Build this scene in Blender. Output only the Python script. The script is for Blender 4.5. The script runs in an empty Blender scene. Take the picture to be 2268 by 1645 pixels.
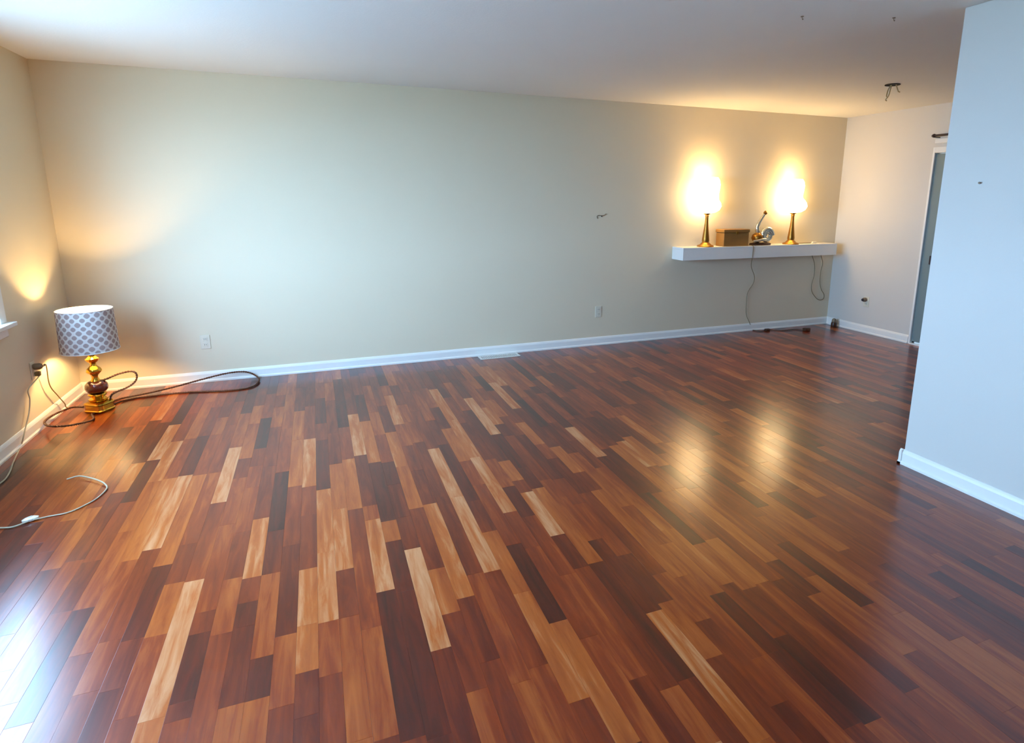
import bpy, bmesh, math, random
from mathutils import Vector, Matrix
random.seed(11)
sc = bpy.context.scene
COL = sc.collection

# ------------------------------------------------------------------ camera, world, exposure
W, H = 7.6397, 2.44            # room width along the back wall, ceiling height
YB = -7.2                      # wall behind the camera
XP, YP = 4.8755, -3.2014       # free end of the partition wall
CAM = Vector((1.7822, -5.4093, 1.4975))
FPX, SX, SY = 1301.46, 80.89, -107.47
R_ = Vector((0.93072048, -0.36570595, 0.00430587))
U_ = Vector((0.07131276, 0.19301294, 0.97860129))
F_ = Vector((0.35871141, 0.91049721, -0.2057206))
cd = bpy.data.cameras.new('camera'); cam = bpy.data.objects.new('camera', cd); COL.objects.link(cam)
cd.sensor_fit = 'HORIZONTAL'; cd.sensor_width = 36.0; cd.lens = FPX / 2268 * 36.0
cd.shift_x = -SX / 2268; cd.shift_y = SY / 2268; cd.clip_start = 0.02
m = Matrix((R_, U_, -F_)).transposed().to_4x4(); m.translation = CAM
cam.matrix_world = m
sc.camera = cam

world = bpy.data.worlds.new('overcast_sky'); sc.world = world; world.use_nodes = True
bg = world.node_tree.nodes['Background']
bg.inputs['Color'].default_value = (0.40, 0.64, 1.0, 1); bg.inputs['Strength'].default_value = 22.5
sc.view_settings.view_transform = 'Standard'; sc.view_settings.look = 'None'
sc.view_settings.exposure = 0.54; sc.view_settings.gamma = 1.0; sc.view_settings.use_curve_mapping = False
sc.cycles.use_denoising = True
sc.cycles.max_bounces = 6; sc.cycles.diffuse_bounces = 4; sc.cycles.glossy_bounces = 2; sc.cycles.transparent_max_bounces = 6
sc.cycles.use_adaptive_sampling = True; sc.cycles.adaptive_threshold = 0.08; sc.cycles.caustics_reflective = False
sc.cycles.sample_clamp_indirect = 6.0
WY0, WY1, WZ0, WZ1 = -4.50, -1.07, 0.76, 2.06      # window opening in the left wall
pl = bpy.data.lights.new('window_daylight_portal', 'AREA'); pl.shape = 'RECTANGLE'
pl.size = WZ1 - WZ0; pl.size_y = WY1 - WY0; pl.cycles.is_portal = True
po = bpy.data.objects.new('window_daylight_portal', pl); COL.objects.link(po)
po.location = (-0.10, (WY0 + WY1) / 2, (WZ0 + WZ1) / 2); po.rotation_euler = (0, -math.pi / 2, 0)

# ------------------------------------------------------------------ helpers
def lin(r, g, b):
    f = lambda c: (c / 255 / 12.92) if c / 255 <= 0.04045 else ((c / 255 + 0.055) / 1.055) ** 2.4
    return (f(r), f(g), f(b), 1)

def mat(name, col, rough=0.5, metal=0.0, spec=0.5, noise=None, bump=None, coat=0.0):
    mt = bpy.data.materials.new(name); mt.use_nodes = True
    nt = mt.node_tree; b = nt.nodes['Principled BSDF']
    b.inputs['Base Color'].default_value = col; b.inputs['Roughness'].default_value = rough
    b.inputs['Metallic'].default_value = metal; b.inputs['Specular IOR Level'].default_value = spec
    b.inputs['Coat Weight'].default_value = coat
    tc = nt.nodes.new('ShaderNodeTexCoord')
    if noise:
        sc_, amt = noise
        n = nt.nodes.new('ShaderNodeTexNoise'); n.inputs['Scale'].default_value = sc_; n.inputs['Detail'].default_value = 4
        nt.links.new(tc.outputs['Object'], n.inputs['Vector'])
        mx = nt.nodes.new('ShaderNodeMix'); mx.data_type = 'RGBA'
        mx.inputs['A'].default_value = tuple(c * (1 - amt) for c in col[:3]) + (1,)
        mx.inputs['B'].default_value = tuple(min(1, c * (1 + amt)) for c in col[:3]) + (1,)
        nt.links.new(n.outputs['Fac'], mx.inputs['Factor']); nt.links.new(mx.outputs['Result'], b.inputs['Base Color'])
    if bump:
        sc_, st, dist = bump
        n = nt.nodes.new('ShaderNodeTexNoise'); n.inputs['Scale'].default_value = sc_; n.inputs['Detail'].default_value = 3
        nt.links.new(tc.outputs['Object'], n.inputs['Vector'])
        bp = nt.nodes.new('ShaderNodeBump'); bp.inputs['Strength'].default_value = st; bp.inputs['Distance'].default_value = dist
        nt.links.new(n.outputs['Fac'], bp.inputs['Height']); nt.links.new(bp.outputs['Normal'], b.inputs['Normal'])
    return mt

def obj(name, bm, material, parent=None, smooth=False):
    me = bpy.data.meshes.new(name); bm.normal_update(); bm.to_mesh(me); bm.free()
    if smooth:
        for f in me.polygons: f.use_smooth = True
        try: me.set_sharp_from_angle(angle=math.radians(38))
        except Exception: pass
    o = bpy.data.objects.new(name, me); COL.objects.link(o)
    if material: me.materials.append(material)
    if parent: o.parent = parent
    return o

def thing(name, label, cat, loc=(0, 0, 0), rotz=0, group=None):
    o = bpy.data.objects.new(name, None); COL.objects.link(o)
    o.empty_display_size = 0.05; o.location = loc; o.rotation_euler = (0, 0, rotz)
    return tag(o, label, cat, group)

def tag(o, label, cat, group=None):
    o['label'] = label; o['category'] = cat
    if group: o['group'] = group
    return o

def struct(o, label=None):
    o['kind'] = 'structure'
    if label: o['label'] = label
    return o

def box(bm, lo, hi, bevel=0.0):
    vs = [bm.verts.new((x, y, z)) for z in (lo[2], hi[2]) for y in (lo[1], hi[1]) for x in (lo[0], hi[0])]
    fs = [bm.faces.new([vs[i] for i in q]) for q in ((0, 2, 3, 1), (4, 5, 7, 6), (0, 1, 5, 4), (1, 3, 7, 5), (3, 2, 6, 7), (2, 0, 4, 6))]
    if bevel:
        es = list({e for f in fs for e in f.edges})
        bmesh.ops.bevel(bm, geom=es, offset=bevel, segments=2, affect='EDGES', profile=0.5)
    return bm

def newbox(lo, hi, bevel=0.0): return box(bmesh.new(), lo, hi, bevel)

def lathe(bm, prof, seg=32, c=(0, 0, 0), axis='Z', close=True, shape=None):
    """prof: (radius, height) pairs; shape(angle) scales the radius"""
    rings = []
    for r, h in prof:
        ring = []
        for i in range(seg):
            a = 2 * math.pi * i / seg; k = shape(a) if shape else 1.0
            x, y, z = r * k * math.cos(a), r * k * math.sin(a), h
            if axis == 'Y': x, y, z = x, -z, y
            if axis == 'X': x, y, z = z, x, y
            ring.append(bm.verts.new((c[0] + x, c[1] + y, c[2] + z)))
        rings.append(ring)
    for a, b in zip(rings[:-1], rings[1:]):
        for i in range(seg):
            j = (i + 1) % seg; bm.faces.new((a[i], a[j], b[j], b[i]))
    if close:
        bm.faces.new(list(reversed(rings[0]))); bm.faces.new(rings[-1])
    bmesh.ops.recalc_face_normals(bm, faces=bm.faces)
    return bm

def spline(pts, n=8):
    P = [Vector(p) for p in pts]; P = [P[0] * 2 - P[1]] + P + [P[-1] * 2 - P[-2]]; out = []
    for i in range(1, len(P) - 2):
        a, b, c, d = P[i - 1:i + 3]
        for k in range(n):
            t = k / n
            out.append(0.5 * ((2 * b) + (c - a) * t + (2 * a - 5 * b + 4 * c - d) * t * t + (3 * b - a - 3 * c + d) * t ** 3))
    out.append(P[-2]); return out

def tube(bm, pts, r, seg=8):
    rings = []; up = Vector((0.13, 0.27, 0.95)).normalized()
    for i, p in enumerate(pts):
        t = (pts[min(i + 1, len(pts) - 1)] - pts[max(i - 1, 0)])
        if t.length < 1e-9: t = Vector((0, 0, 1))
        t.normalize(); up = (up - t * up.dot(t))
        if up.length < 1e-4: up = t.orthogonal()
        up.normalize(); s = t.cross(up)
        rr = r(i / (len(pts) - 1)) if callable(r) else r
        rings.append([bm.verts.new(p + (up * math.cos(a) + s * math.sin(a)) * rr) for a in (2 * math.pi * k / seg for k in range(seg))])
    for a, b in zip(rings[:-1], rings[1:]):
        for i in range(seg):
            j = (i + 1) % seg; bm.faces.new((a[i], b[i], b[j], a[j]))
    bm.faces.new(rings[0]); bm.faces.new(list(reversed(rings[-1])))
    bmesh.ops.recalc_face_normals(bm, faces=bm.faces)
    return bm

def twisted(bm, pts, r=0.0042, off=0.0036, pitch=0.034):
    """two strands wound round the path"""
    dense = []
    for a, b in zip(pts[:-1], pts[1:]):
        n = max(1, int((b - a).length / (pitch / 8)))
        dense += [a.lerp(b, k / n) for k in range(n)]
    dense.append(pts[-1])
    up = Vector((0.1, 0.2, 0.97)); s_acc = 0; strands = ([], [])
    for i, p in enumerate(dense):
        t = dense[min(i + 1, len(dense) - 1)] - dense[max(i - 1, 0)]
        t.normalize(); up = (up - t * up.dot(t)).normalized(); s = t.cross(up)
        if i: s_acc += (p - dense[i - 1]).length
        a = 2 * math.pi * s_acc / pitch
        d = up * math.cos(a) + s * math.sin(a)
        strands[0].append(p + d * off); strands[1].append(p - d * off)
    for st in strands: tube(bm, st, r, 5)
    return bm

def px_ray(px, py):
    return F_ + R_ * ((px - 1134 - SX) / FPX) - U_ * ((py - 822.5 - SY) / FPX)

def at(px, py, ax, v):
    """where the sight line of a photograph pixel meets the plane axis = v (used once, to read positions off the photo)"""
    d = px_ray(px, py); return CAM + d * ((v - CAM[ax]) / d[ax])

def pix_area(poly):
    q = []
    for p in poly:
        d = Vector(p) - CAM; z = d.dot(F_)
        if z < 0.05: return 0
        q.append((1134 + SX + FPX * d.dot(R_) / z, 822.5 + SY - FPX * d.dot(U_) / z))
    q = [(min(max(x, 0), 2268), min(max(y, 0), 1645)) for x, y in q]
    return abs(sum(a[0] * b[1] - b[0] * a[1] for a, b in zip(q, q[1:] + q[:1]))) / 2

# ------------------------------------------------------------------ materials
M = {}
M['wall'] = mat('wall_paint', lin(226, 212, 184), 0.62, spec=0.3, noise=(1.3, 0.02), bump=(160, 0.12, 0.002))
M['wall_r'] = mat('wall_paint_pale', lin(212, 208, 200), 0.62, spec=0.3, noise=(1.3, 0.02), bump=(160, 0.12, 0.002))
M['ceil'] = mat('ceiling_paint', lin(236, 234, 229), 0.8, spec=0.2, noise=(2.0, 0.02), bump=(90, 0.25, 0.003))
M['trim'] = mat('trim_white', lin(238, 236, 230), 0.4, noise=(6, 0.015))
M['white'] = mat('ivory_plastic', lin(226, 216, 194), 0.35, noise=(20, 0.02))
M['bright'] = mat('white_switch_plastic', lin(240, 238, 232), 0.3, noise=(20, 0.02))
M['dark'] = mat('painted_hole_shade', lin(22, 18, 16), 0.8, noise=(30, 0.3))  # dark colour painted for the shade inside holes
M['brass'] = mat('polished_brass', lin(222, 168, 62), 0.16, metal=1.0, noise=(25, 0.06))
M['bronze'] = mat('aged_brass', lin(168, 118, 48), 0.34, metal=0.85, noise=(30, 0.15))
M['ball'] = mat('oxblood_glaze', lin(92, 34, 14), 0.12, noise=(14, 0.25), coat=0.6)
M['cord'] = mat('brown_silk_cord', lin(92, 50, 24), 0.6, noise=(120, 0.25))
M['tan'] = mat('tan_cord', lin(168, 140, 92), 0.5, noise=(60, 0.1))
M['grey'] = mat('grey_cord', lin(186, 176, 152), 0.45, noise=(60, 0.1))
M['olive'] = mat('brown_thin_cord', lin(128, 104, 66), 0.5, noise=(60, 0.1))
M['plug'] = mat('taupe_plug', lin(128, 108, 84), 0.45, noise=(40, 0.1))
M['wood'] = mat('walnut_box', lin(150, 104, 44), 0.42, noise=(9, 0.3), bump=(40, 0.15, 0.002))
M['glassy'] = mat('silvered_glass', lin(214, 208, 190), 0.1, metal=0.75, noise=(12, 0.08), coat=0.5)
M['darkwood'] = mat('dark_brown_wood', lin(72, 40, 22), 0.4, noise=(18, 0.25))
M['iron'] = mat('dark_rod', lin(64, 54, 56), 0.4, metal=0.5, noise=(30, 0.1))
M['blind'] = mat('teal_grey_blind', lin(118, 136, 138), 0.6, noise=(3, 0.06), bump=(220, 0.2, 0.001))
M['copper'] = mat('wire_insulation', lin(178, 156, 112), 0.5, noise=(50, 0.15))
M['grille'] = mat('vent_enamel', lin(226, 222, 214), 0.4, noise=(30, 0.03))
M['bulb'] = mat('bulb_holder', lin(200, 160, 80), 0.3, metal=0.8, noise=(30, 0.05))
# thin window / door glass
def glass_mat():
    mt = bpy.data.materials.new('thin_glass'); mt.use_nodes = True; nt = mt.node_tree; nt.nodes.clear()
    out = nt.nodes.new('ShaderNodeOutputMaterial'); mx = nt.nodes.new('ShaderNodeMixShader')
    tr = nt.nodes.new('ShaderNodeBsdfTransparent'); gl = nt.nodes.new('ShaderNodeBsdfGlossy'); gl.inputs['Roughness'].default_value = 0.02
    tr.inputs['Color'].default_value = (0.93, 0.97, 0.97, 1)
    fr = nt.nodes.new('ShaderNodeFresnel'); fr.inputs['IOR'].default_value = 1.45
    geo = nt.nodes.new('ShaderNodeNewGeometry'); inv = nt.nodes.new('ShaderNodeMath'); inv.operation = 'SUBTRACT'; inv.inputs[0].default_value = 1.0
    nt.links.new(geo.outputs['Backfacing'], inv.inputs[1]); ml = nt.nodes.new('ShaderNodeMath'); ml.operation = 'MULTIPLY'
    nt.links.new(fr.outputs['Fac'], ml.inputs[0]); nt.links.new(inv.outputs[0], ml.inputs[1])
    nt.links.new(ml.outputs[0], mx.inputs['Fac']); nt.links.new(tr.outputs['BSDF'], mx.inputs[1]); nt.links.new(gl.outputs['BSDF'], mx.inputs[2])
    nt.links.new(mx.outputs['Shader'], out.inputs['Surface']); return mt
M['glass'] = glass_mat()

# glowing milk glass of the shelf lamps
def glow_mat(name, col, strength):
    mt = bpy.data.materials.new(name); mt.use_nodes = True; nt = mt.node_tree; b = nt.nodes['Principled BSDF']
    b.inputs['Base Color'].default_value = lin(245, 238, 222); b.inputs['Roughness'].default_value = 0.35
    b.inputs['Emission Color'].default_value = col
    lw = nt.nodes.new('ShaderNodeTexNoise'); lw.inputs['Scale'].default_value = 9
    mr = nt.nodes.new('ShaderNodeMapRange'); mr.inputs['To Min'].default_value = strength * 0.9; mr.inputs['To Max'].default_value = strength * 1.1
    nt.links.new(lw.outputs['Fac'], mr.inputs['Value']); nt.links.new(mr.outputs['Result'], b.inputs['Emission Strength']); return mt
M['glow'] = glow_mat('lit_milk_glass', (1.0, 0.70, 0.34, 1), 10.8)
M['shelfbulb'] = glow_mat('lit_shelf_bulb', (1.0, 0.70, 0.34, 1), 75.0)
M['lampbulb'] = glow_mat('lit_bulb', (1.0, 0.66, 0.28, 1), 540.0)

# printed lamp shade: white trellis around grey-mauve dots
def shade_mat():
    mt = bpy.data.materials.new('trellis_print_fabric'); mt.use_nodes = True; nt = mt.node_tree; nt.nodes.clear()
    N = lambda t: nt.nodes.new(t)
    def math_(op, a, b=None):
        n = N('ShaderNodeMath'); n.operation = op
        for i, v in enumerate((a, b)):
            if v is None: continue
            if isinstance(v, (int, float)): n.inputs[i].default_value = v
            else: nt.links.new(v, n.inputs[i])
        return n.outputs[0]
    tc = N('ShaderNodeTexCoord'); sx = N('ShaderNodeSeparateXYZ'); nt.links.new(tc.outputs['Object'], sx.inputs[0])
    ang = math_('ARCTAN2', sx.outputs['Y'], sx.outputs['X'])
    ca = math_('COSINE', math_('MULTIPLY', ang, 18.0))
    cb = math_('COSINE', math_('ADD', math_('MULTIPLY', sx.outputs['Z'], 2 * math.pi / 0.0575), 0.6))
    v = math_('ABSOLUTE', math_('SUBTRACT', math_('ADD', ca, cb), 0.12))
    st = N('ShaderNodeMapRange'); st.inputs['From Min'].default_value = 0.66; st.inputs['From Max'].default_value = 0.86
    nt.links.new(v, st.inputs['Value'])
    mx = N('ShaderNodeMix'); mx.data_type = 'RGBA'
    mx.inputs['A'].default_value = lin(244, 240, 236); mx.inputs['B'].default_value = lin(196, 176, 172)
    nt.links.new(st.outputs['Result'], mx.inputs['Factor'])
    d = N('ShaderNodeBsdfDiffuse'); t = N('ShaderNodeBsdfTranslucent'); ms = N('ShaderNodeMixShader'); ms.inputs['Fac'].default_value = 0.35
    nt.links.new(mx.outputs['Result'], d.inputs['Color']); nt.links.new(mx.outputs['Result'], t.inputs['Color'])
    nt.links.new(d.outputs[0], ms.inputs[1]); nt.links.new(t.outputs[0], ms.inputs[2])
    o = N('ShaderNodeOutputMaterial'); nt.links.new(ms.outputs[0], o.inputs['Surface']); return mt
M['shade'] = shade_mat()
M['liner'] = mat('white_shade_liner', lin(244, 242, 238), 0.8, noise=(40, 0.02))

# hardwood planks: tone per plank comes from the mesh, grain from stretched noise
def plank_mat():
    mt = bpy.data.materials.new('oiled_hardwood'); mt.use_nodes = True; nt = mt.node_tree; b = nt.nodes['Principled BSDF']
    N = lambda t: nt.nodes.new(t)
    at_ = N('ShaderNodeAttribute'); at_.attribute_name = 'tone'
    sp = N('ShaderNodeSeparateColor'); nt.links.new(at_.outputs['Color'], sp.inputs[0])
    tc = N('ShaderNodeTexCoord'); geo = N('ShaderNodeNewGeometry')
    mp = N('ShaderNodeMapping'); mp.inputs['Scale'].default_value = (34, 3.2, 20)
    # shift the grain of every plank by its own random number
    off = N('ShaderNodeCombineXYZ'); ml = N('ShaderNodeMath'); ml.operation = 'MULTIPLY'; ml.inputs[1].default_value = 57.0
    nt.links.new(sp.outputs['Green'], ml.inputs[0]); nt.links.new(ml.outputs[0], off.inputs['X']); nt.links.new(ml.outputs[0], off.inputs['Y'])
    ad = N('ShaderNodeVectorMath'); ad.operation = 'ADD'
    nt.links.new(geo.outputs['Position'], mp.inputs['Vector']); nt.links.new(mp.outputs['Vector'], ad.inputs[0]); nt.links.new(off.outputs[0], ad.inputs[1])
    n1 = N('ShaderNodeTexNoise'); n1.inputs['Scale'].default_value = 1.0; n1.inputs['Detail'].default_value = 6; n1.inputs['Roughness'].default_value = 0.62; n1.inputs['Distortion'].default_value = 0.6
    nt.links.new(ad.outputs[0], n1.inputs['Vector'])
    n2 = N('ShaderNodeTexNoise'); n2.inputs['Scale'].default_value = 0.22; n2.inputs['Detail'].default_value = 2
    nt.links.new(ad.outputs[0], n2.inputs['Vector'])
    # tone + grain
    g1 = N('ShaderNodeMapRange'); g1.inputs['From Min'].default_value = 0.3; g1.inputs['From Max'].default_value = 0.7; g1.inputs['To Min'].default_value = -0.13; g1.inputs['To Max'].default_value = 0.13
    nt.links.new(n1.outputs['Fac'], g1.inputs['Value'])
    g2 = N('ShaderNodeMapRange'); g2.inputs['From Min'].default_value = 0.3; g2.inputs['From Max'].default_value = 0.7; g2.inputs['To Min'].default_value = -0.12; g2.inputs['To Max'].default_value = 0.12
    nt.links.new(n2.outputs['Fac'], g2.inputs['Value'])
    s1 = N('ShaderNodeMath'); s1.operation = 'ADD'; nt.links.new(sp.outputs['Red'], s1.inputs[0]); nt.links.new(g1.outputs['Result'], s1.inputs[1])
    s2 = N('ShaderNodeMath'); s2.operation = 'ADD'; nt.links.new(s1.outputs[0], s2.inputs[0]); nt.links.new(g2.outputs['Result'], s2.inputs[1])
    cr = N('ShaderNodeValToRGB'); e = cr.color_ramp.elements
    e[0].position = 0.0; e[0].color = lin(62, 18, 5); e[1].position = 1.0; e[1].color = lin(202, 140, 94)
    for pos, c in ((0.25, (92, 25, 3)), (0.5, (130, 46, 6)), (0.75, (168, 82, 24))):
        q = e.new(pos); q.color = lin(*c)
    nt.links.new(s2.outputs[0], cr.inputs['Fac']); nt.links.new(cr.outputs['Color'], b.inputs['Base Color'])
    b.inputs['Roughness'].default_value = 0.27; b.inputs['Specular IOR Level'].default_value = 0.5
    b.inputs['Coat Weight'].default_value = 0.35; b.inputs['Coat Roughness'].default_value = 0.32; b.inputs['Coat IOR'].default_value = 1.55
    r = N('ShaderNodeMapRange'); r.inputs['To Min'].default_value = 0.16; r.inputs['To Max'].default_value = 0.27
    nt.links.new(n2.outputs['Fac'], r.inputs['Value']); nt.links.new(r.outputs['Result'], b.inputs['Roughness'])
    bp = N('ShaderNodeBump'); bp.inputs['Strength'].default_value = 0.05; bp.inputs['Distance'].default_value = 0.0006
    nt.links.new(n1.outputs['Fac'], bp.inputs['Height']); nt.links.new(bp.outputs['Normal'], b.inputs['Normal'])
    return mt
M['plank'] = plank_mat()

# ------------------------------------------------------------------ room shell
T = 0.12
floor = struct(obj('floor', newbox((-T, YB - T, -0.14), (W + T, T, -0.016)), M['darkwood']), 'red-brown hardwood floor of narrow staggered planks')
struct(obj('ceiling', newbox((-T, YB - T, H), (W + T, T, H + 0.12)), M['ceil']), 'plain off-white ceiling')
struct(obj('wall_back', newbox((-T, 0, -0.016), (W + T, T, H)), M['wall']), 'long cream wall with the floating shelf')
bm = bmesh.new()
box(bm, (-T, YB, -0.016), (0, WY0, H)); box(bm, (-T, WY1, -0.016), (0, 0, H))
box(bm, (-T, WY0, -0.016), (0, WY1, WZ0)); box(bm, (-T, WY0, WZ1), (0, WY1, H))
struct(obj('wall_left', bm, M['wall']), 'cream side wall behind the gold lamp')
DY0, DY1, DZ1 = -3.05, -1.13, 1.97                      # patio door opening in the right wall
bm = bmesh.new()
box(bm, (W, DY1, -0.016), (W + T, 0, H)); box(bm, (W, YB, -0.016), (W + T, DY0, H)); box(bm, (W, DY0, DZ1), (W + T, DY1, H))
struct(obj('wall_right', bm, M['wall_r']), 'far pale wall right of the shelf')
struct(obj('wall_front', newbox((0, YB - T, -0.016), (W, YB, H)), M['wall']))
bm = newbox((XP, YB, -0.016), (XP + T, YP, H), 0.004)
struct(obj('wall_partition', bm, M['wall_r']), 'pale blue-lit wall end closing the right edge')

def baseboard(name, pts, normal_in):
    """extrude a baseboard profile along straight runs; pts: (x,y) run ends, normal_in: direction into the room"""
    prof = [(0, 0), (0.021, 0), (0.021, 0.012), (0.013, 0.020), (0.013, 0.066), (0.009, 0.078), (0.004, 0.086), (0, 0.088)]
    bm = bmesh.new()
    for (a, b), n in zip(pts, normal_in):
        ends = []
        for q in (a, b):
            ends.append([bm.verts.new((q[0] + n[0] * d, q[1] + n[1] * d, h)) for d, h in prof])
        for i in range(len(prof)):
            j = (i + 1) % len(prof); bm.faces.new((ends[0][i], ends[0][j], ends[1][j], ends[1][i]))
        bm.faces.new(ends[0]); bm.faces.new(list(reversed(ends[1])))
    bmesh.ops.recalc_face_normals(bm, faces=bm.faces)
    return struct(obj(name, bm, M['trim']))
baseboard('baseboard_back', [((0.0, 0), (W, 0))], [(0, -1)])
baseboard('baseboard_left', [((0, YB), (0, -0.0))], [(1, 0)])
baseboard('baseboard_right', [((W, -1.105), (W, 0))], [(-1, 0)])
baseboard('baseboard_partition', [((XP, YB), (XP, YP + 0.021)), ((XP - 0.021, YP), (XP + T, YP))], [(-1, 0), (0, 1)])

struct(obj('ground_outside', newbox((-24, -24, -0.75), (-0.6, 18, -0.55)), mat('pale_bounce_ground', lin(176, 176, 170), 0.9, noise=(0.7, 0.15))), 'unseen pale ground outside the left wall, added to bounce daylight in')  # unseen ground, added and toned pale to set daylight bounced onto the ceiling

# window in the left wall (its casing just enters the frame; its light and its mirror image in the floor show)
bm = bmesh.new(); cw = 0.075
box(bm, (0, WY0 - cw, WZ1), (0.018, WY1 + cw, WZ1 + cw), 0.003); box(bm, (0, WY0 - cw, WZ0), (0.018, WY0, WZ1), 0.003)
box(bm, (0, WY1, WZ0), (0.018, WY1 + cw, WZ1), 0.003)
win = struct(obj('window_1', bm, M['trim']), 'white cased window in the left wall at the frame edge')
bm = newbox((-0.02, WY0 - cw - 0.02, WZ0 - 0.025), (0.06, WY1 + cw + 0.02, WZ0), 0.004)
box(bm, (0, WY0 - cw, WZ0 - 0.085), (0.016, WY1 + cw, WZ0 - 0.025), 0.003); obj('window_sill', bm, M['trim'], win)
bm = bmesh.new(); fw = 0.045; ys = [WY0 + (WY1 - WY0) * k / 3 for k in range(4)]
for a, b in ((WY0, WY0 + fw), (WY1 - fw, WY1), (ys[1] - fw / 2, ys[1] + fw / 2), (ys[2] - fw / 2, ys[2] + fw / 2)): box(bm, (-0.085, a, WZ0), (-0.045, b, WZ1), 0.003)
for a, b in ((WZ0, WZ0 + fw), (WZ1 - fw, WZ1)): box(bm, (-0.085, WY0, a), (-0.045, WY1, b), 0.003)
obj('window_frame', bm, M['trim'], win)
for a, b in ((WY0 + fw, ys[1] - fw / 2), (ys[1] + fw / 2, ys[2] - fw / 2), (ys[2] + fw / 2, WY1 - fw)):
    obj('pane', newbox((-0.068, a, WZ0 + fw), (-0.062, b, WZ1 - fw)), M['glass'], win)

# patio door in the right wall, blind drawn behind the glass
bm = bmesh.new()
box(bm, (W - 0.014, DY1, 0), (W + 0.0, DY1 + 0.022, DZ1 + 0.055), 0.003); box(bm, (W - 0.014, DY0 - 0.055, 0), (W, DY0, DZ1 + 0.055), 0.003)
box(bm, (W - 0.014, DY0, DZ1), (W, DY1, DZ1 + 0.055), 0.003)
door = struct(obj('door_1', bm, M['trim']), 'patio door with a grey-teal drawn blind, half behind the partition')
bm = bmesh.new()
for a, b in ((DY0, DY0 + 0.03), (DY1 - 0.03, DY1), (-2.14, -2.10)): box(bm, (W + 0.02, a, 0), (W + 0.07, b, DZ1), 0.003)
for a, b in ((0, 0.05), (DZ1 - 0.05, DZ1)): box(bm, (W + 0.02, DY0, a), (W + 0.07, DY1, b), 0.003)
obj('door_frame', bm, M['trim'], door)
for a, b in ((DY0 + 0.03, -2.14), (-2.10, DY1 - 0.03)):
    obj('pane', newbox((W + 0.040, a, 0.05), (W + 0.046, b, DZ1 - 0.05)), M['glass'], door)
    obj('blind', newbox((W + 0.006, a - 0.02, 0.03), (W + 0.012, b + 0.028, DZ1 - 0.01)), M['blind'], door)
bm = newbox((W - 0.02, -1.245, 0.86), (W + 0.0055, -1.225, 0.95), 0.004); obj('door_handle', bm, M['iron'], door)
obj('threshold', newbox((W - 0.02, DY0, -0.016), (W + T, DY1, 0.012), 0.003), M['trim'], door)
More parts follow.
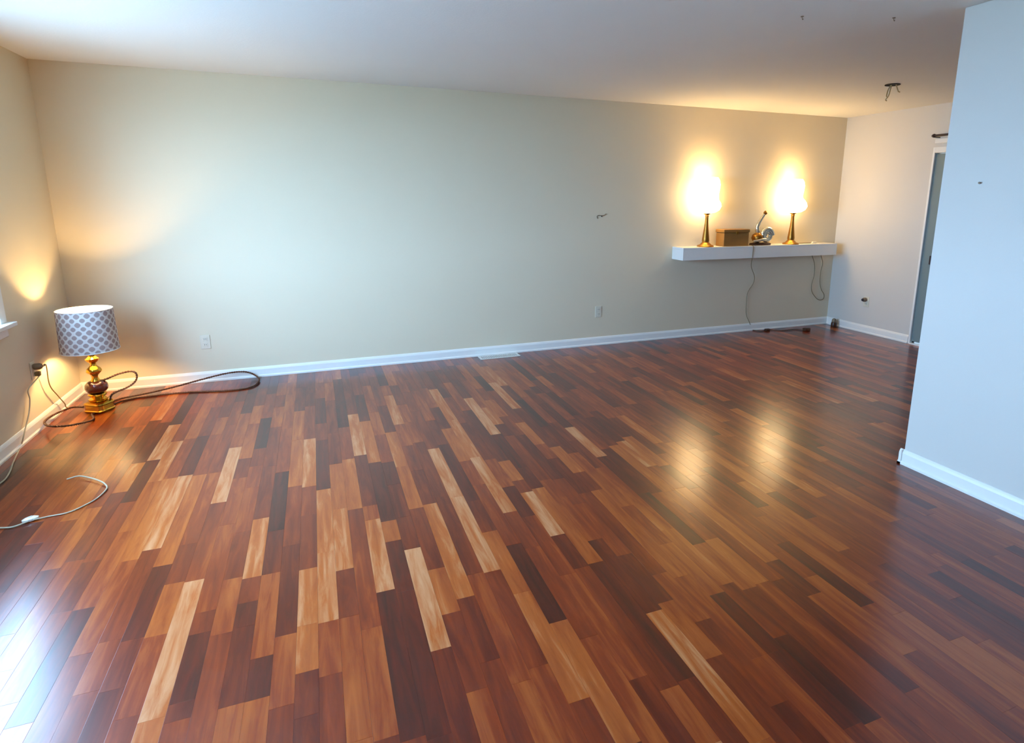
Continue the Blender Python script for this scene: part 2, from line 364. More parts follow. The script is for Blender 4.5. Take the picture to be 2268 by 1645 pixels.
# planks read off the photo: strip number, far end, near end, tone
PL=[(10,-0.47,-0.94,0.55),(11,-1.01,-1.6,0.88),(13,-2.7,-3.26,0.55),(13,-1.9,-2.73,0.85),(14,-2.7,-3.22,0.45),(15,-3.24,-3.47,0.28),(15,-1.96,-2.79,0.75),(15,-1.89,-2.64,0.92),(15,-1.3,-1.91,0.5),(16,-2.65,-2.94,0.28),(17,-2.95,-3.64,0.93),(17,-1.57,-2.29,0.95),(18,-3.6,-3.67,0.22),(18,-3.17,-3.29,0.3),(18,-2.99,-3.32,0.5),(19,-3.17,-3.31,0.2),(19,-1.64,-1.9,0.25),(20,-3.03,-3.49,0.55),(20,-2.53,-3.01,0.85),(21,-3.53,-3.67,0.15),(21,-2.67,-3.01,0.28),(22,-1.58,-2.24,0.75),(23,-3.7,-3.79,0.25),(23,-3.42,-3.61,0.78),(23,-3.03,-3.38,0.82),(23,-1.59,-2.27,0.82),(24,-3.04,-3.39,0.82),(24,-2.37,-2.93,0.85),(24,-1.64,-2.33,0.15),(25,-3.49,-3.93,0.6),(25,-3.09,-3.39,0.3),(25,-2.03,-2.57,0.72),(26,-3.48,-3.95,0.62),(26,-1.99,-2.6,0.78),(27,-3.31,-3.98,0.1),(27,-2.73,-3.29,0.9),(27,-1.98,-2.59,0.22),(27,-1.24,-1.96,0.95),(27,-0.66,-1.23,0.2),(28,-3.33,-4,0.12),(28,-2.98,-3.32,0.22),(28,-2.77,-2.95,0.72),(29,-3.07,-3.67,0.95),(29,-2.76,-3.04,0.25),(29,-1.24,-1.68,0.68),(30,-2.29,-2.7,0.8),(30,-1.66,-2.2,0.78),(31,-3.45,-3.78,0.3),(31,-2.68,-3.44,0.88),(31,-1.54,-1.92,0.6),(31,-0.9,-1.57,0.82),(32,-3.35,-3.9,0.6),(32,-2.67,-3.31,0.4),(32,-1.98,-2.63,0.33),(32,-1.52,-1.89,0.6),(32,-0.07,-0.66,0.7),(33,-3.35,-3.86,0.3),(33,-2.66,-3.32,0.95),(33,-2.02,-2.66,0.97),(34,-3.04,-3.49,0.72),(34,-2.73,-3.03,0.3),(35,-3.7,-4.22,0.75),(35,-3.17,-3.69,0.08),(35,-1.73,-2.26,0.72),(36,-3.22,-3.8,0.38),(36,-2.36,-2.9,0.92),(36,-1.71,-2.23,0.78),(36,-0.91,-1.59,0.88),(36,-0.36,-0.87,0.2),(37,-3.45,-4.02,0.6),(37,-1.67,-2.29,0.25),(37,-1.54,-2.34,0.2),(38,-4.09,-4.3,0.68),(38,-3.17,-3.43,0.15),(38,-2.74,-3.43,0.88),(38,-2.65,-2.97,0.15),(38,-2.35,-2.6,0.7),(38,-0.74,-1.44,0.62),(38,-0.34,-0.79,0.2),(39,-3.42,-4.08,0.08),(39,-2.46,-2.72,0.15),(39,-1.26,-1.94,0.95),(39,-0.68,-1.18,0.2),(40,-1.43,-1.78,0.72),(41,-2.01,-2.24,0.2),(41,-1.28,-1.65,0.72),(42,-1.8,-2.19,0.75),(43,-3.63,-4.09,0.55),(43,-2.26,-2.63,0.72),(43,-0.96,-1.53,0.9),(43,-0.27,-0.87,0.75),(44,-3.77,-4.09,0.06),(45,-4.04,-4.41,0.05),(45,-4.02,-4.4,0.08),(45,-2.62,-3.31,0.65),(45,-1.31,-1.88,0.55),(46,-3.46,-3.79,0.66),(46,-2.02,-2.49,0.85),(46,-1.5,-2,0.08),(46,-1.27,-1.87,0.55),(47,-3.45,-3.78,0.66),(47,-2.4,-2.99,0.15),(47,-2.38,-2.97,0.15),(47,-1.28,-1.81,0.1),(47,-0.66,-1.09,0.6),(48,-2.37,-3,0.78),(49,-3.71,-3.91,0.1),(49,-2.99,-3.68,0.75),(49,-1.88,-2.33,0.12),(50,-3.64,-3.82,0.58),(50,-2.28,-2.73,0.68),(51,-4.05,-4.53,0.62),(51,-3.59,-4.03,0.06),(51,-1.27,-1.95,0.55),(51,-0.79,-1.32,0.12),(51,-0.79,-1.31,0.12),(52,-1.97,-2.44,0.7),(52,-1.21,-1.93,0.55),(54,-3.05,-3.73,0.7)]
# ------------------------------------------------------------------ floor planks
PW = 0.0705
strips = {}
def free(i, y0, y1): return all(y1 <= a + 0.02 or y0 >= b - 0.02 for a, b, _ in strips.get(i, []))
for i, yf, yn, tone in PL:
    y0, y1 = yn, min(yf, -0.02)
    for cand in (i, i - 1, i + 1):
        ivs = strips.setdefault(cand, [])
        a, b = y0, y1
        for q0, q1, _ in ivs:                                   # trim against what is there
            if a < q1 and b > q0:
                if q0 - a > b - q1: b = q0
                else: a = q1
        if b - a > 0.6 * (y1 - y0):
            ivs.append((a, b, 0.45 + (tone - 0.45) * 0.76)); break
planks = []
for i in range(int(W / PW) + 1):
    ivs = sorted(strips.get(i, [])); y = YB; cuts = []
    for a, b, t in ivs + [(0.0, 0.0, None)]:
        gap = a - y
        if gap > 0.002:
            if gap < 0.14 and cuts: cuts[-1] = (cuts[-1][0], a, cuts[-1][2])
            elif gap < 0.14 and t is not None: a = y
            else:
                first = True
                while gap > 0.002:
                    L = random.uniform(0.26, 0.78)
                    if gap - L < 0.2: L = gap
                    if L > 0.95: L = gap / 2
                    tn = min(0.93, max(0.05, random.gauss(0.42, 0.15)))
                    cuts.append((y, y + L, tn)); y += L; gap -= L
        if t is not None: cuts.append((a, b, t)); y = b
    for a, b, t in cuts: planks.append((i * PW, min((i + 1) * PW, W), a, b, t))

def plank_bm(bm, x0, x1, y0, y1, tone, lay):
    g, c = 0.0002, 0.0004; z = random.uniform(-0.0003, 0.0); rnd = random.random()
    lo = [(x0 + g, y0 + g), (x1 - g, y0 + g), (x1 - g, y1 - g), (x0 + g, y1 - g)]
    hi = [(x0 + g + c, y0 + g + c), (x1 - g - c, y0 + g + c), (x1 - g - c, y1 - g - c), (x0 + g + c, y1 - g - c)]
    A = [bm.verts.new((x, y, -0.016)) for x, y in lo]; B = [bm.verts.new((x, y, z - 0.00006)) for x, y in lo]; C = [bm.verts.new((x, y, z)) for x, y in hi]
    fs = [bm.faces.new(C)]
    for k in range(4):
        j = (k + 1) % 4; fs.append(bm.faces.new((A[k], A[j], B[j], B[k]))); fs.append(bm.faces.new((B[k], B[j], C[j], C[k])))
    for f in fs:
        for l in f.loops: l[lay] = (tone, rnd, 0, 1)

scored = sorted(planks, key=lambda p: -pix_area([(p[0], p[2], 0), (p[1], p[2], 0), (p[1], p[3], 0), (p[0], p[3], 0)])
                * (0 if (p[0] > XP and p[3] < YP) else 1))
for k, (x0, x1, y0, y1, t) in enumerate(scored[:300]):
    bm = bmesh.new(); lay = bm.loops.layers.float_color.new('tone')
    plank_bm(bm, x0, x1, y0, y1, t, lay); obj('plank', bm, M['plank'], floor)
bm = bmesh.new(); lay = bm.loops.layers.float_color.new('tone')
for x0, x1, y0, y1, t in scored[300:]: plank_bm(bm, x0, x1, y0, y1, t, lay)
o = obj('plank_field', bm, M['plank'], floor); o['kind'] = 'stuff'
# ------------------------------------------------------------------ floating shelf
SXL, SXR, SD, SZ0, SZ1 = 5.337, 7.46, 0.206, 0.876, 1.008
sh = thing('floating_shelf', 'thick white floating shelf on the cream wall under the two lit lamps', 'shelf', (SXL, 0, SZ0))
def loc(o, at_): o.location = at_; return o
Lx, Ld, Lh = SXR - SXL, SD, SZ1 - SZ0
obj('top_board', newbox((0, -Ld, Lh - 0.02), (Lx, -0.001, Lh), 0.002), M['trim'], sh)
obj('front_board', newbox((0, -Ld, 0), (Lx, -Ld + 0.02, Lh - 0.0202), 0.002), M['trim'], sh)
obj('end_board', newbox((0, -Ld + 0.0202, 0.0), (0.02, -0.001, Lh - 0.0202), 0.002), M['trim'], sh)
obj('end_board', newbox((Lx - 0.02, -Ld + 0.0202, 0.0), (Lx, -0.001, Lh - 0.0202), 0.002), M['trim'], sh)
obj('bottom_board', newbox((0.0202, -Ld + 0.0202, 0.004), (Lx - 0.0202, -0.001, 0.018), 0.001), M['trim'], sh)

# ------------------------------------------------------------------ the two lit lamps on the shelf
def shelf_lamp(x, label, wide):
    t = thing('table_lamp', label, 'lamp', (x, -0.114, SZ1), 0, 'lit lamps on the floating shelf')
    bm = lathe(bmesh.new(), [(0.088, 0), (0.09, 0.008), (0.082, 0.016), (0.062, 0.022), (0.05, 0.034), (0.036, 0.048)], 36)
    obj('foot', bm, M['bronze'], t, True)
    bm = lathe(bmesh.new(), [(0.036, 0.048), (0.040, 0.066), (0.036, 0.10), (0.030, 0.15), (0.024, 0.20), (0.019, 0.26), (0.017, 0.31), (0.021, 0.325), (0.017, 0.335)], 28)
    obj('stem', bm, M['bronze'], t, True)
    bm = lathe(bmesh.new(), [(0.017, 0.335), (0.034, 0.342), (0.036, 0.352), (0.026, 0.36)], 24)
    obj('shade_holder', bm, M['brass'], t, True)
    u = 0.098 * wide
    prof = [(0.03, 0.352), (0.085, 0.362), (0.125, 0.388), (0.142, 0.425), (0.134, 0.462), (0.112, 0.492), (u + 0.004, 0.515), (u, 0.55), (u + 0.008, 0.60), (u + 0.012, 0.65), (u + 0.002, 0.695), (u - 0.016, 0.722), (u - 0.020, 0.722), (u - 0.002, 0.69), (u + 0.008, 0.65)]
    obj('glass_shade', lathe(bmesh.new(), prof, 40, close=False), M['glow'], t, True)
    obj('bulb', lathe(bmesh.new(), [(0.012, 0.55), (0.016, 0.57), (0.028, 0.60), (0.030, 0.62), (0.024, 0.64), (0.010, 0.652)], 20), M['shelfbulb'], t, True)
    obj('socket', lathe(bmesh.new(), [(0.014, 0.362), (0.014, 0.545), (0.011, 0.5495)], 16), M['bulb'], t, True)
    return t
shelf_lamp(5.675, 'left of the two lit lamps on the white shelf, beside the wooden box', 1.10)
shelf_lamp(6.845, 'right of the two lit lamps on the white shelf, near the far corner', 0.88)

# ------------------------------------------------------------------ wooden box and glossy ornament on the shelf
t = thing('wooden_box', 'brown wooden box on the white shelf between lamp and silvery ornament', 'box', (6.03, -0.108, SZ1))
bm = newbox((-0.165, -0.07, 0), (0.165, 0.07, 0.145), 0.006); obj('body', bm, M['wood'], t)
bm = newbox((-0.172, -0.076, 0.146), (0.172, 0.076, 0.182), 0.007); obj('lid', bm, M['wood'], t)
bm = newbox((-0.018, -0.082, 0.128), (0.018, -0.0765, 0.160), 0.002); obj('clasp', bm, M['bronze'], t)

t = thing('ornament', 'silvery ornament with curled ring and slender upright neck on a dark base', 'ornament', (6.415, -0.108, SZ1))
sq = lambda a: 1.0
bm = bmesh.new(); lathe(bm, [(0.13, 0), (0.14, 0.008), (0.134, 0.02), (0.10, 0.026)], 40)
for v in bm.verts: v.co.y *= 0.55; v.co.x *= 1.0
obj('base', bm, M['darkwood'], t, True)
# curled shell lying on its side: a tapering tube wound into a spiral, mouth to the right
pts = []
for k in range(46):
    a = k / 45 * 2.55 * 2 * math.pi; r = 0.020 + 0.052 * (1 - k / 45)
    pts.append(Vector((0.070 + r * math.cos(a), -0.02 - 0.010 * k / 45, 0.108 + r * math.sin(a))))
obj('curl', tube(bmesh.new(), pts, lambda u: 0.020 * (1 - u) + 0.010, 12), M['glassy'], t, True)
bm = bmesh.new(); lathe(bm, [(0.012, 0), (0.052, 0.02), (0.066, 0.05), (0.058, 0.085), (0.03, 0.108), (0.012, 0.116)], 28, (-0.035, 0.01, 0.026))
obj('body', bm, M['bronze'], t, True)
bm = bmesh.new(); tube(bm, spline([(-0.12, -0.03, 0.045), (-0.07, -0.045, 0.052), (-0.02, -0.05, 0.062), (0.03, -0.045, 0.06)], 6), lambda u: 0.012 + 0.008 * u, 10)
obj('foot_scroll', bm, M['glassy'], t, True)
npts = spline([(-0.03, 0.01, 0.13), (-0.045, 0.012, 0.18), (-0.03, 0.012, 0.235), (0.005, 0.012, 0.29), (0.04, 0.012, 0.335)], 6)
obj('neck', tube(bmesh.new(), npts, lambda u: 0.026 - 0.012 * u, 14), M['glassy'], t, True)
bm = bmesh.new(); lathe(bm, [(0.006, -0.022), (0.018, -0.012), (0.022, 0.004), (0.014, 0.018), (0.004, 0.026)], 18, (0.052, 0.012, 0.352)); obj('tip', bm, M['bronze'], t, True)

# ------------------------------------------------------------------ cords at the shelf
c = obj('lamp_cord', tube(bmesh.new(), spline([(6.236, -0.12, SZ1 + 0.004), (6.236, -0.19, SZ1 + 0.005), (6.236, -SD - 0.004, SZ1 - 0.01), (6.236, -SD - 0.004, 0.90),
    at(1664, 590, 1, -0.15), at(1671, 612, 1, -0.06), at(1668, 628, 1, -0.03), at(1656, 648, 1, -0.02), at(1653, 672, 1, -0.03), at(1653, 696, 1, -0.03), at(1660, 714, 1, -0.035), at(1665, 727, 2, 0.006)], 8), 0.0034, 7), M['olive'], None, True)
tag(c, 'thin brown cord dropping from the middle of the white shelf to the floor', 'cord')
c = obj('lamp_cord', tube(bmesh.new(), spline([(6.93, -0.10, SZ1 + 0.004), (7.05, -0.08, SZ1 + 0.004), (7.17, -0.09, SZ1 + 0.004)], 8), 0.004, 7), M['olive'], None, True)
tag(c, 'short brown cord lying on the shelf beside the right lamp', 'cord')
bm = newbox((-0.03, -0.014, 0), (0.03, 0.014, 0.02), 0.006)
s = obj('cord_switch', bm, M['white'], None, True); s.location = (7.215, -0.095, SZ1 + 0.0005); tag(s, 'small pale switch lying on the right end of the shelf', 'switch')
c = obj('hanging_cord', tube(bmesh.new(), spline([(7.26, -0.03, SZ0 + 0.001)] + [at(px, py, 1, -0.022) for px, py in ((1804, 585), (1803, 610), (1798, 628), (1798, 645), (1806, 658), (1814, 664), (1823, 662), (1825, 652), (1819, 641), (1816, 625), (1818, 600), (1822, 582))] + [(7.40, -0.03, SZ0 + 0.001)], 8), 0.004, 7), M['olive'], None, True)
tag(c, 'thin cord hanging in a loop below the right end of the shelf', 'cord')
p0 = at(1700, 731, 2, 0.008); p1 = at(1784, 731, 2, 0.008)
t = thing('extension_cord', 'dark extension cord lying on the floor along the baseboard under the shelf', 'cord', (0, 0, 0))
obj('cable', tube(bmesh.new(), spline([at(1667, 731, 2, 0.007), at(1685, 733, 2, 0.007), at(1702, 730, 2, 0.007), at(1730, 732, 2, 0.007), at(1760, 729, 2, 0.007), at(1780, 731, 2, 0.007)], 8), 0.005, 8), M['cord'], t, True)
bm = newbox((p1.x - 0.03, p1.y - 0.03, 0.0), (p1.x + 0.05, p1.y + 0.02, 0.036), 0.008); obj('socket', bm, M['darkwood'], t, True)
bm = newbox((p0.x - 0.035, p0.y - 0.02, 0.0), (p0.x + 0.025, p0.y + 0.02, 0.026), 0.007); obj('plug', bm, M['darkwood'], t, True)

pc = at(1846, 724, 2, 0.0)
t = thing('door_stop', 'short dark brown stub on the floor in the far corner by the baseboard', 'door stop', (pc.x, pc.y, 0))
obj('base', lathe(bmesh.new(), [(0.030, 0), (0.034, 0.006), (0.032, 0.05), (0.026, 0.062)], 20), M['darkwood'], t, True)
obj('cap', lathe(bmesh.new(), [(0.026, 0.062), (0.028, 0.07), (0.022, 0.098), (0.010, 0.106)], 20), M['plug'], t, True)

# ------------------------------------------------------------------ floor register
A = at(1064, 796, 2, 0); B = at(1151, 787, 2, 0)
t = thing('floor_register', 'white slotted floor register against the back baseboard', 'vent', ((A.x + B.x) / 2, -0.092, 0))
hw, hd = (B.x - A.x) / 2, 0.062
bm = bmesh.new()
box(bm, (-hw, -hd, 0), (hw, -hd + 0.014, 0.007), 0.002); box(bm, (-hw, hd - 0.014, 0), (hw, hd, 0.007), 0.002)
box(bm, (-hw, -hd + 0.0142, 0), (-hw + 0.016, hd - 0.0142, 0.007), 0.002); box(bm, (hw - 0.016, -hd + 0.0142, 0), (hw, hd - 0.0142, 0.007), 0.002)
obj('frame', bm, M['grille'], t)
obj('duct_shade', newbox((-hw + 0.012, -hd + 0.012, 0.0002), (hw - 0.012, hd - 0.012, 0.001)), M['dark'], t)  # flat dark sheet painted as the shade below the slats
n = 22; sl = newbox((-0.0042, -hd + 0.0144, 0.0012), (0.0042, hd - 0.0144, 0.006)); s0 = obj('slat', sl, M['grille'], t); 
for k in range(n):
    x = -hw + 0.022 + (2 * hw - 0.044) * k / (n - 1)
    s = s0 if k == 0 else s0.copy()
    if k: COL.objects.link(s); s.parent = t
    s.location = (x, 0, 0)

# ------------------------------------------------------------------ outlets
def outlet(name, label, pos, rotz, plate_only=False):
    """a duplex outlet whose plate faces local -y"""
    t = thing(name, label, 'outlet', pos, rotz, 'wall outlets')
    obj('plate', newbox((-0.036, -0.006, -0.058), (0.036, -0.0005, 0.058), 0.0025), M['white'], t)
    for dz in (-0.024, 0.024):
        s = obj('socket', newbox((-0.016, -0.009, dz - 0.014), (0.016, -0.0062, dz + 0.014), 0.0012), M['white'], t)
        for dx in (-0.006, 0.006): obj('slot', newbox((dx - 0.0012, -0.0096, dz - 0.003), (dx + 0.0012, -0.0091, dz + 0.007)), M['dark'], s)
    obj('screw', lathe(bmesh.new(), [(0.003, 0.0062), (0.003, 0.0075), (0.001, 0.008)], 10, axis='Y'), M['grille'], t)
    return t
outlet('wall_outlet', 'white outlet low on the back wall, right of the gold lamp', at(455, 757, 1, 0), 0)
outlet('wall_outlet', 'white outlet low on the back wall, between floor register and shelf', at(1325, 690, 1, 0), 0)
ol = at(72, 820, 0, 0); outlet('wall_outlet', 'white outlet on the left wall with plugs and cords, beside the gold lamp', ol, math.pi / 2)
orr = at(1919, 668, 0, W); outlet('wall_outlet', 'outlet on the far right wall with a round plug in it', orr, -math.pi / 2)
t = thing('round_plug', 'dark round plug sticking out of the far right wall outlet', 'plug', (orr.x - 0.011, orr.y + 0.006, orr.z + 0.024), -math.pi / 2)
obj('body', lathe(bmesh.new(), [(0.022, 0), (0.024, 0.004), (0.024, 0.028), (0.018, 0.036), (0.008, 0.04)], 24, axis='Y'), M['plug'], t, True)
obj('cap', lathe(bmesh.new(), [(0.016, 0.0402), (0.015, 0.050), (0.006, 0.053)], 20, axis='Y'), M['iron'], t, True)

# ------------------------------------------------------------------ gold lamp in the left corner
LX, LY = 0.252, -0.50
lamp = thing('gold_lamp', 'polished gold lamp with trellis-print drum shade standing on the floor in the corner', 'lamp', (LX, LY, 0))
def rsq(a, p=5.0):                                            # rounded square outline
    return 1.0 / ((abs(math.cos(a + 0.5)) ** p + abs(math.sin(a + 0.5)) ** p) ** (1 / p))
obj('base', lathe(bmesh.new(), [(0.062, 0), (0.072, 0.004), (0.074, 0.012), (0.068, 0.018), (0.066, 0.048), (0.072, 0.056), (0.070, 0.066), (0.054, 0.074)], 64, shape=rsq), M['brass'], lamp, True)
obj('base_ring', lathe(bmesh.new(), [(0.050, 0.074), (0.056, 0.080), (0.058, 0.090), (0.046, 0.098), (0.040, 0.106), (0.052, 0.114), (0.058, 0.124), (0.050, 0.132)], 36), M['brass'], lamp, True)
obj('ball', lathe(bmesh.new(), [(0.030, 0.132), (0.052, 0.140), (0.065, 0.155), (0.070, 0.174), (0.066, 0.196), (0.054, 0.212), (0.034, 0.222)], 40), M['ball'], lamp, True)
obj('stem', lathe(bmesh.new(), [(0.030, 0.222), (0.024, 0.232), (0.019, 0.246), (0.021, 0.262), (0.032, 0.274), (0.045, 0.288), (0.047, 0.298), (0.040, 0.312), (0.026, 0.326), (0.018, 0.338), (0.019, 0.352), (0.030, 0.362), (0.041, 0.376), (0.042, 0.386), (0.030, 0.394), (0.022, 0.402), (0.022, 0.46), (0.016, 0.468)], 36), M['brass'], lamp, True)
obj('bulb_socket', lathe(bmesh.new(), [(0.016, 0.468), (0.02, 0.474), (0.02, 0.52), (0.014, 0.524)], 24), M['bulb'], lamp, True)
obj('bulb', lathe(bmesh.new(), [(0.012, 0.524), (0.016, 0.535), (0.028, 0.558), (0.031, 0.575), (0.026, 0.594), (0.014, 0.605), (0.003, 0.608)], 24), M['lampbulb'], lamp, True)
def drum(r0, r1, r2, r3):
    bm = bmesh.new(); prof = [(r0, 0.450), (r1, 0.735), (r2, 0.735), (r3, 0.450)]; seg = 72
    rings = [[bm.verts.new((r * math.cos(2 * math.pi * i / seg), r * math.sin(2 * math.pi * i / seg), h)) for i in range(seg)] for r, h in prof]
    for k in range(4):
        a, b = rings[k], rings[(k + 1) % 4]
        for i in range(seg): bm.faces.new((a[i], a[(i + 1) % seg], b[(i + 1) % seg], b[i]))
    bmesh.ops.recalc_face_normals(bm, faces=bm.faces); return bm
shade = obj('lamp_shade', drum(0.1700, 0.1625, 0.1617, 0.1692), M['shade'], lamp, True)
obj('liner', drum(0.1690, 0.1615, 0.1607, 0.1682), M['liner'], shade, True)
for h, r in ((0.737, 0.1622), (0.448, 0.1702)):
    bm = bmesh.new(); tube(bm, [Vector((r * math.cos(2 * math.pi * i / 72), r * math.sin(2 * math.pi * i / 72), h)) for i in range(73)], 0.0028, 6)
    obj('rim', bm, M['trim'], shade, True)
bm = bmesh.new()
for k in range(3):
    a = 2 * math.pi * k / 3 + 0.4; tube(bm, [Vector((0.012 * math.cos(a), 0.012 * math.sin(a), 0.69)), Vector((0.161 * math.cos(a), 0.161 * math.sin(a), 0.725))], 0.002, 6)
tube(bm, spline([(0.0, 0.022, 0.474), (0.0, 0.052, 0.52), (0.0, 0.056, 0.60), (0.0, 0.02, 0.68), (0, 0, 0.69), (0.0, -0.02, 0.68), (0.0, -0.056, 0.60), (0.0, -0.052, 0.52), (0.0, -0.022, 0.474)], 5), 0.002, 6)
obj('harp', bm, M['bulb'], lamp, True)

def rel(v): return Vector(v) - Vector((LX, LY, 0))
bm = bmesh.new()
# upright loop beside the ball, long loop towards the right, low loop towards the left wall
L1 = [(LX + 0.06, LY + 0.01, 0.055)] + [at(px, py, 1, LY + 0.02) for px, py in ((250, 872), (285, 856), (301, 842), (302, 828), (290, 822), (262, 828), (238, 838), (216, 846))] + [(LX - 0.03, LY + 0.075, 0.16), (LX - 0.02, LY + 0.085, 0.05), (LX + 0.02, LY + 0.08, 0.006)]
L2 = [(LX + 0.02, LY + 0.08, 0.006), at(262, 884, 2, 0.006), at(320, 872, 2, 0.02), at(385, 857, 1, -0.20), at(440, 842, 1, -0.12), at(500, 827, 1, -0.07), at(540, 823, 1, -0.05), at(564, 830, 1, -0.05), at(574, 842, 2, 0.012), at(556, 857, 2, 0.006), at(500, 865, 2, 0.006), at(420, 868, 2, 0.006), at(340, 876, 2, 0.006), at(270, 888, 2, 0.006), (LX - 0.02, LY - 0.10, 0.006)]
L3 = [(LX - 0.02, LY - 0.10, 0.006), at(205, 930, 2, 0.012), at(160, 941, 2, 0.05), at(122, 944, 2, 0.06), at(102, 941, 2, 0.055), at(100, 932, 2, 0.05), at(120, 918, 2, 0.045), at(160, 902, 2, 0.035), (LX - 0.10, LY + 0.02, 0.03)]
path = []
for q in (L1, L2, L3): path += spline([rel(v) for v in q], 8)[0 if not path else 1:]
cord = obj('power_cord', twisted(bm, path), M['cord'], lamp, True)
bm = tube(bmesh.new(), spline([rel(v) for v in (ol + Vector((0.05, 0.045, 0.024)), ol + Vector((0.045, 0.085, 0.0)), at(110, 852, 0, 0.03), at(128, 876, 0, 0.03), at(143, 893, 0, 0.04), at(150, 903, 2, 0.02), (LX - 0.10, LY + 0.02, 0.03))], 8), 0.0036, 7)
obj('plug_lead', bm, M['tan'], lamp, True)
q = rel(ol + Vector((0.010, 0.0, 0.024)))
obj('plug', lathe(bmesh.new(), [(0.018, 0), (0.021, 0.004), (0.021, 0.03), (0.016, 0.042), (0.009, 0.046)], 20, q, axis='X'), M['plug'], lamp, True)
obj('plug_neck', tube(bmesh.new(), spline([q + Vector((0.046, 0, 0)), q + Vector((0.054, 0.02, 0)), q + Vector((0.040, 0.045, 0))], 5), 0.0045, 8), M['plug'], lamp, True)

# ------------------------------------------------------------------ pale cord with an inline switch on the floor at the left edge
t = thing('power_cord', 'pale power cord with white inline switch running across the floor at the left edge', 'cord', (0, 0, 0))
q = ol + Vector((0.010, 0.0, -0.024))
obj('plug', newbox((q.x, q.y - 0.014, q.z - 0.016), (q.x + 0.030, q.y + 0.014, q.z + 0.014), 0.006), M['olive'], t, True)
path = spline([q + Vector((0.022, 0, -0.016)), at(63, 862, 0, 0.02), at(66, 885, 0, 0.02), at(64, 915, 0, 0.022), at(57, 945, 0, 0.026), at(51, 970, 0, 0.034), at(46, 988, 2, 0.006), at(30, 1022, 2, 0.005), at(23, 1042, 2, 0.005), at(10, 1062, 2, 0.005),
    (0.12, -1.75, 0.005), (0.16, -1.98, 0.005), (0.26, -2.15, 0.005), at(20, 1168, 2, 0.005), at(62, 1155, 2, 0.008)], 8)
obj('cable', tube(bmesh.new(), path, 0.0038, 7), M['grey'], t, True)
path = spline([at(74, 1151, 2, 0.008), at(110, 1143, 2, 0.004), at(150, 1135, 2, 0.004), at(185, 1120, 2, 0.004), at(215, 1103, 2, 0.004), at(236, 1082, 2, 0.006), at(232, 1071, 2, 0.010), at(217, 1063, 2, 0.012), at(196, 1057, 2, 0.012), at(174, 1054, 2, 0.012), at(148, 1061, 2, 0.006)], 8)
obj('cable', tube(bmesh.new(), path, 0.0034, 7), M['grey'], t, True)
s0 = at(68, 1153, 2, 0.0)
bm = bmesh.new(); lathe(bm, [(0.012, 0.0005), (0.0165, 0.004), (0.0165, 0.013), (0.010, 0.019), (0.003, 0.020)], 24)
for v in bm.verts: v.co.x *= 1.9
sw = obj('inline_switch', bm, M['bright'], t, True); sw.location = s0; sw.rotation_euler = (0, 0, 0.45)
bm = newbox((-0.008, -0.004, 0.0185), (0.008, 0.004, 0.0225), 0.0012); obj('rocker', bm, M['grille'], sw)

# ------------------------------------------------------------------ curtain rod over the patio door
t = thing('curtain_rod', 'short dark curtain rod above the patio door at the partition edge', 'curtain rod', (W, DY1, 2.132))
obj('rod', tube(bmesh.new(), [Vector((-0.07, 0.01, 0)), Vector((-0.07, DY0 - DY1 - 0.1, 0))], 0.011, 12), M['iron'], t, True)
obj('finial', lathe(bmesh.new(), [(0.006, 0), (0.017, 0.010), (0.019, 0.022), (0.012, 0.034), (0.003, 0.038)], 16, (-0.07, 0.01, 0), axis='Y'), M['iron'], t, True).rotation_euler = (0, 0, 0)
for yy in (-0.02, DY0 - DY1):
    obj('bracket', newbox((-0.08, yy - 0.008, -0.02), (-0.0005, yy + 0.008, -0.0112), 0.002), M['iron'], t)
obj('valance', newbox((W - 0.035, DY0 - 0.05, 2.060), (W - 0.0005, DY1, 2.102), 0.003), M['trim'], door)

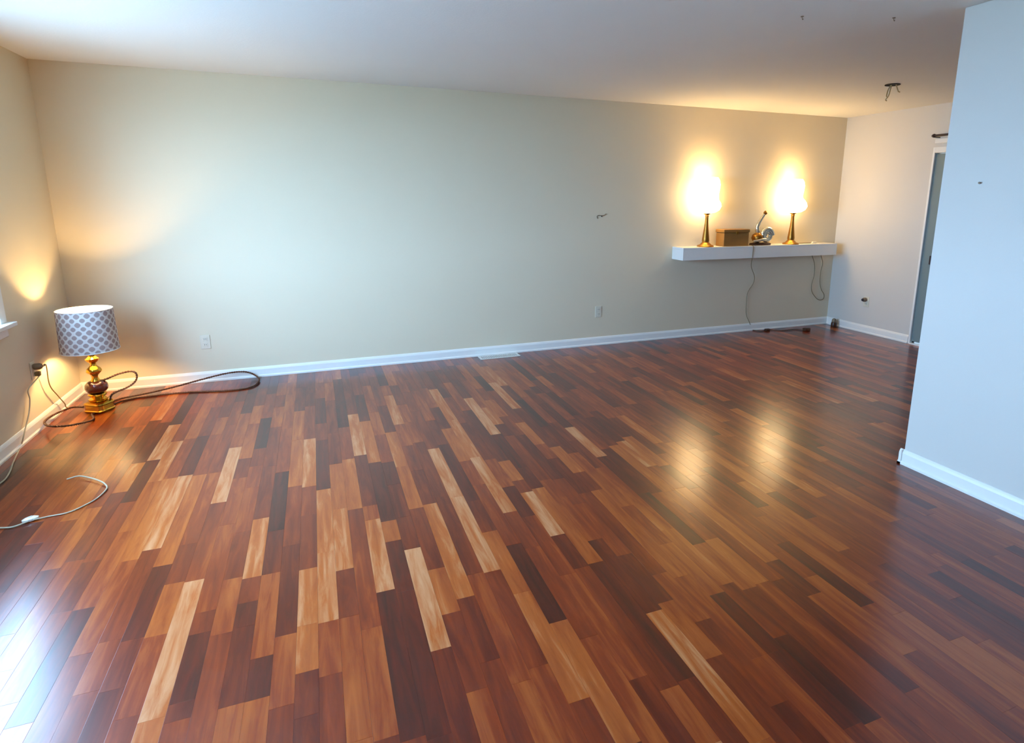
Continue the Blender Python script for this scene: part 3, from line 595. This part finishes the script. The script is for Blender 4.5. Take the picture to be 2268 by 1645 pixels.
# ------------------------------------------------------------------ ceiling box with loose wires, ceiling spots, wall scuff, nails
hc = at(1977, 187, 2, H)
t = thing('ceiling_box', 'open dark electrical box in the ceiling with loose wires hanging out', 'electrical box', (hc.x, hc.y, H))
obj('recess_shade', lathe(bmesh.new(), [(0.058, -0.0005), (0.058, -0.006), (0.050, -0.006), (0.046, -0.003), (0.010, -0.002)], 36), M['dark'], t, True)  # shallow dark disc painted as the shade of the ceiling hole
for k, pts in enumerate(([(-0.01, 0.0, -0.003), (-0.015, 0.005, -0.05), (-0.03, 0.0, -0.09), (-0.045, 0.01, -0.12), (-0.03, 0.015, -0.128)], [(0.015, -0.02, -0.003), (0.025, -0.03, -0.04), (0.02, -0.045, -0.06), (0.032, -0.05, -0.066)], [(-0.005, 0.01, -0.003), (-0.02, 0.02, -0.04), (-0.035, 0.015, -0.085), (-0.05, 0.0, -0.10)])):
    obj('wire', tube(bmesh.new(), spline(pts, 6), 0.0045, 7), M['copper'], t, True)
for (px, py), lb in (((1777, 36), 'tiny dark spot on the ceiling, left of the partition top'), ((1980, 39), 'tiny dark spot on the ceiling beside the partition top')):
    q = at(px, py, 2, H); t = thing('ceiling_spot', lb, 'mark', (q.x, q.y, H))  # small bent nub added as a stand-in for a ceiling spot
    obj('collar', lathe(bmesh.new(), [(0.008, -0.0005), (0.008, -0.003), (0.003, -0.004)], 14), M['plug'], t, True)
    obj('mark', tube(bmesh.new(), spline([(0, 0, -0.003), (0, 0, -0.010), (0.005, 0, -0.016), (0.008, 0, -0.011)], 5), 0.0017, 7), M['plug'], t, True)
q = at(1332, 479, 1, 0)
t = thing('wall_scuff', 'small scuff on the cream wall left of the shelf', 'mark', (q.x, 0, q.z))  # bent wire and nail added as a stand-in for a wall scuff
obj('wire', tube(bmesh.new(), spline([(-0.045, -0.004, -0.022), (-0.052, -0.006, 0.0), (-0.03, -0.008, 0.012), (0.0, -0.007, 0.006), (0.03, -0.007, 0.012), (0.05, -0.006, 0.026)], 6), 0.0028, 7), M['plug'], t, True)
obj('nail', lathe(bmesh.new(), [(0.0025, 0.0002), (0.0025, 0.006), (0.006, 0.007), (0.005, 0.0085)], 12, (0, 0, 0.0), axis='Y'), M['iron'], t, True)
q = at(2172, 405, 0, XP)
t = thing('nail', 'small nail in the pale partition wall', 'nail', (XP, q.y, q.z))
obj('shank', tube(bmesh.new(), [Vector((-0.0003, 0, 0)), Vector((-0.010, 0, 0.002))], 0.002, 8), M['plug'], t, True)
obj('head', lathe(bmesh.new(), [(0.002, -0.010), (0.0055, -0.0105), (0.005, -0.0125), (0.002, -0.013)], 12, axis='X'), M['plug'], t, True)
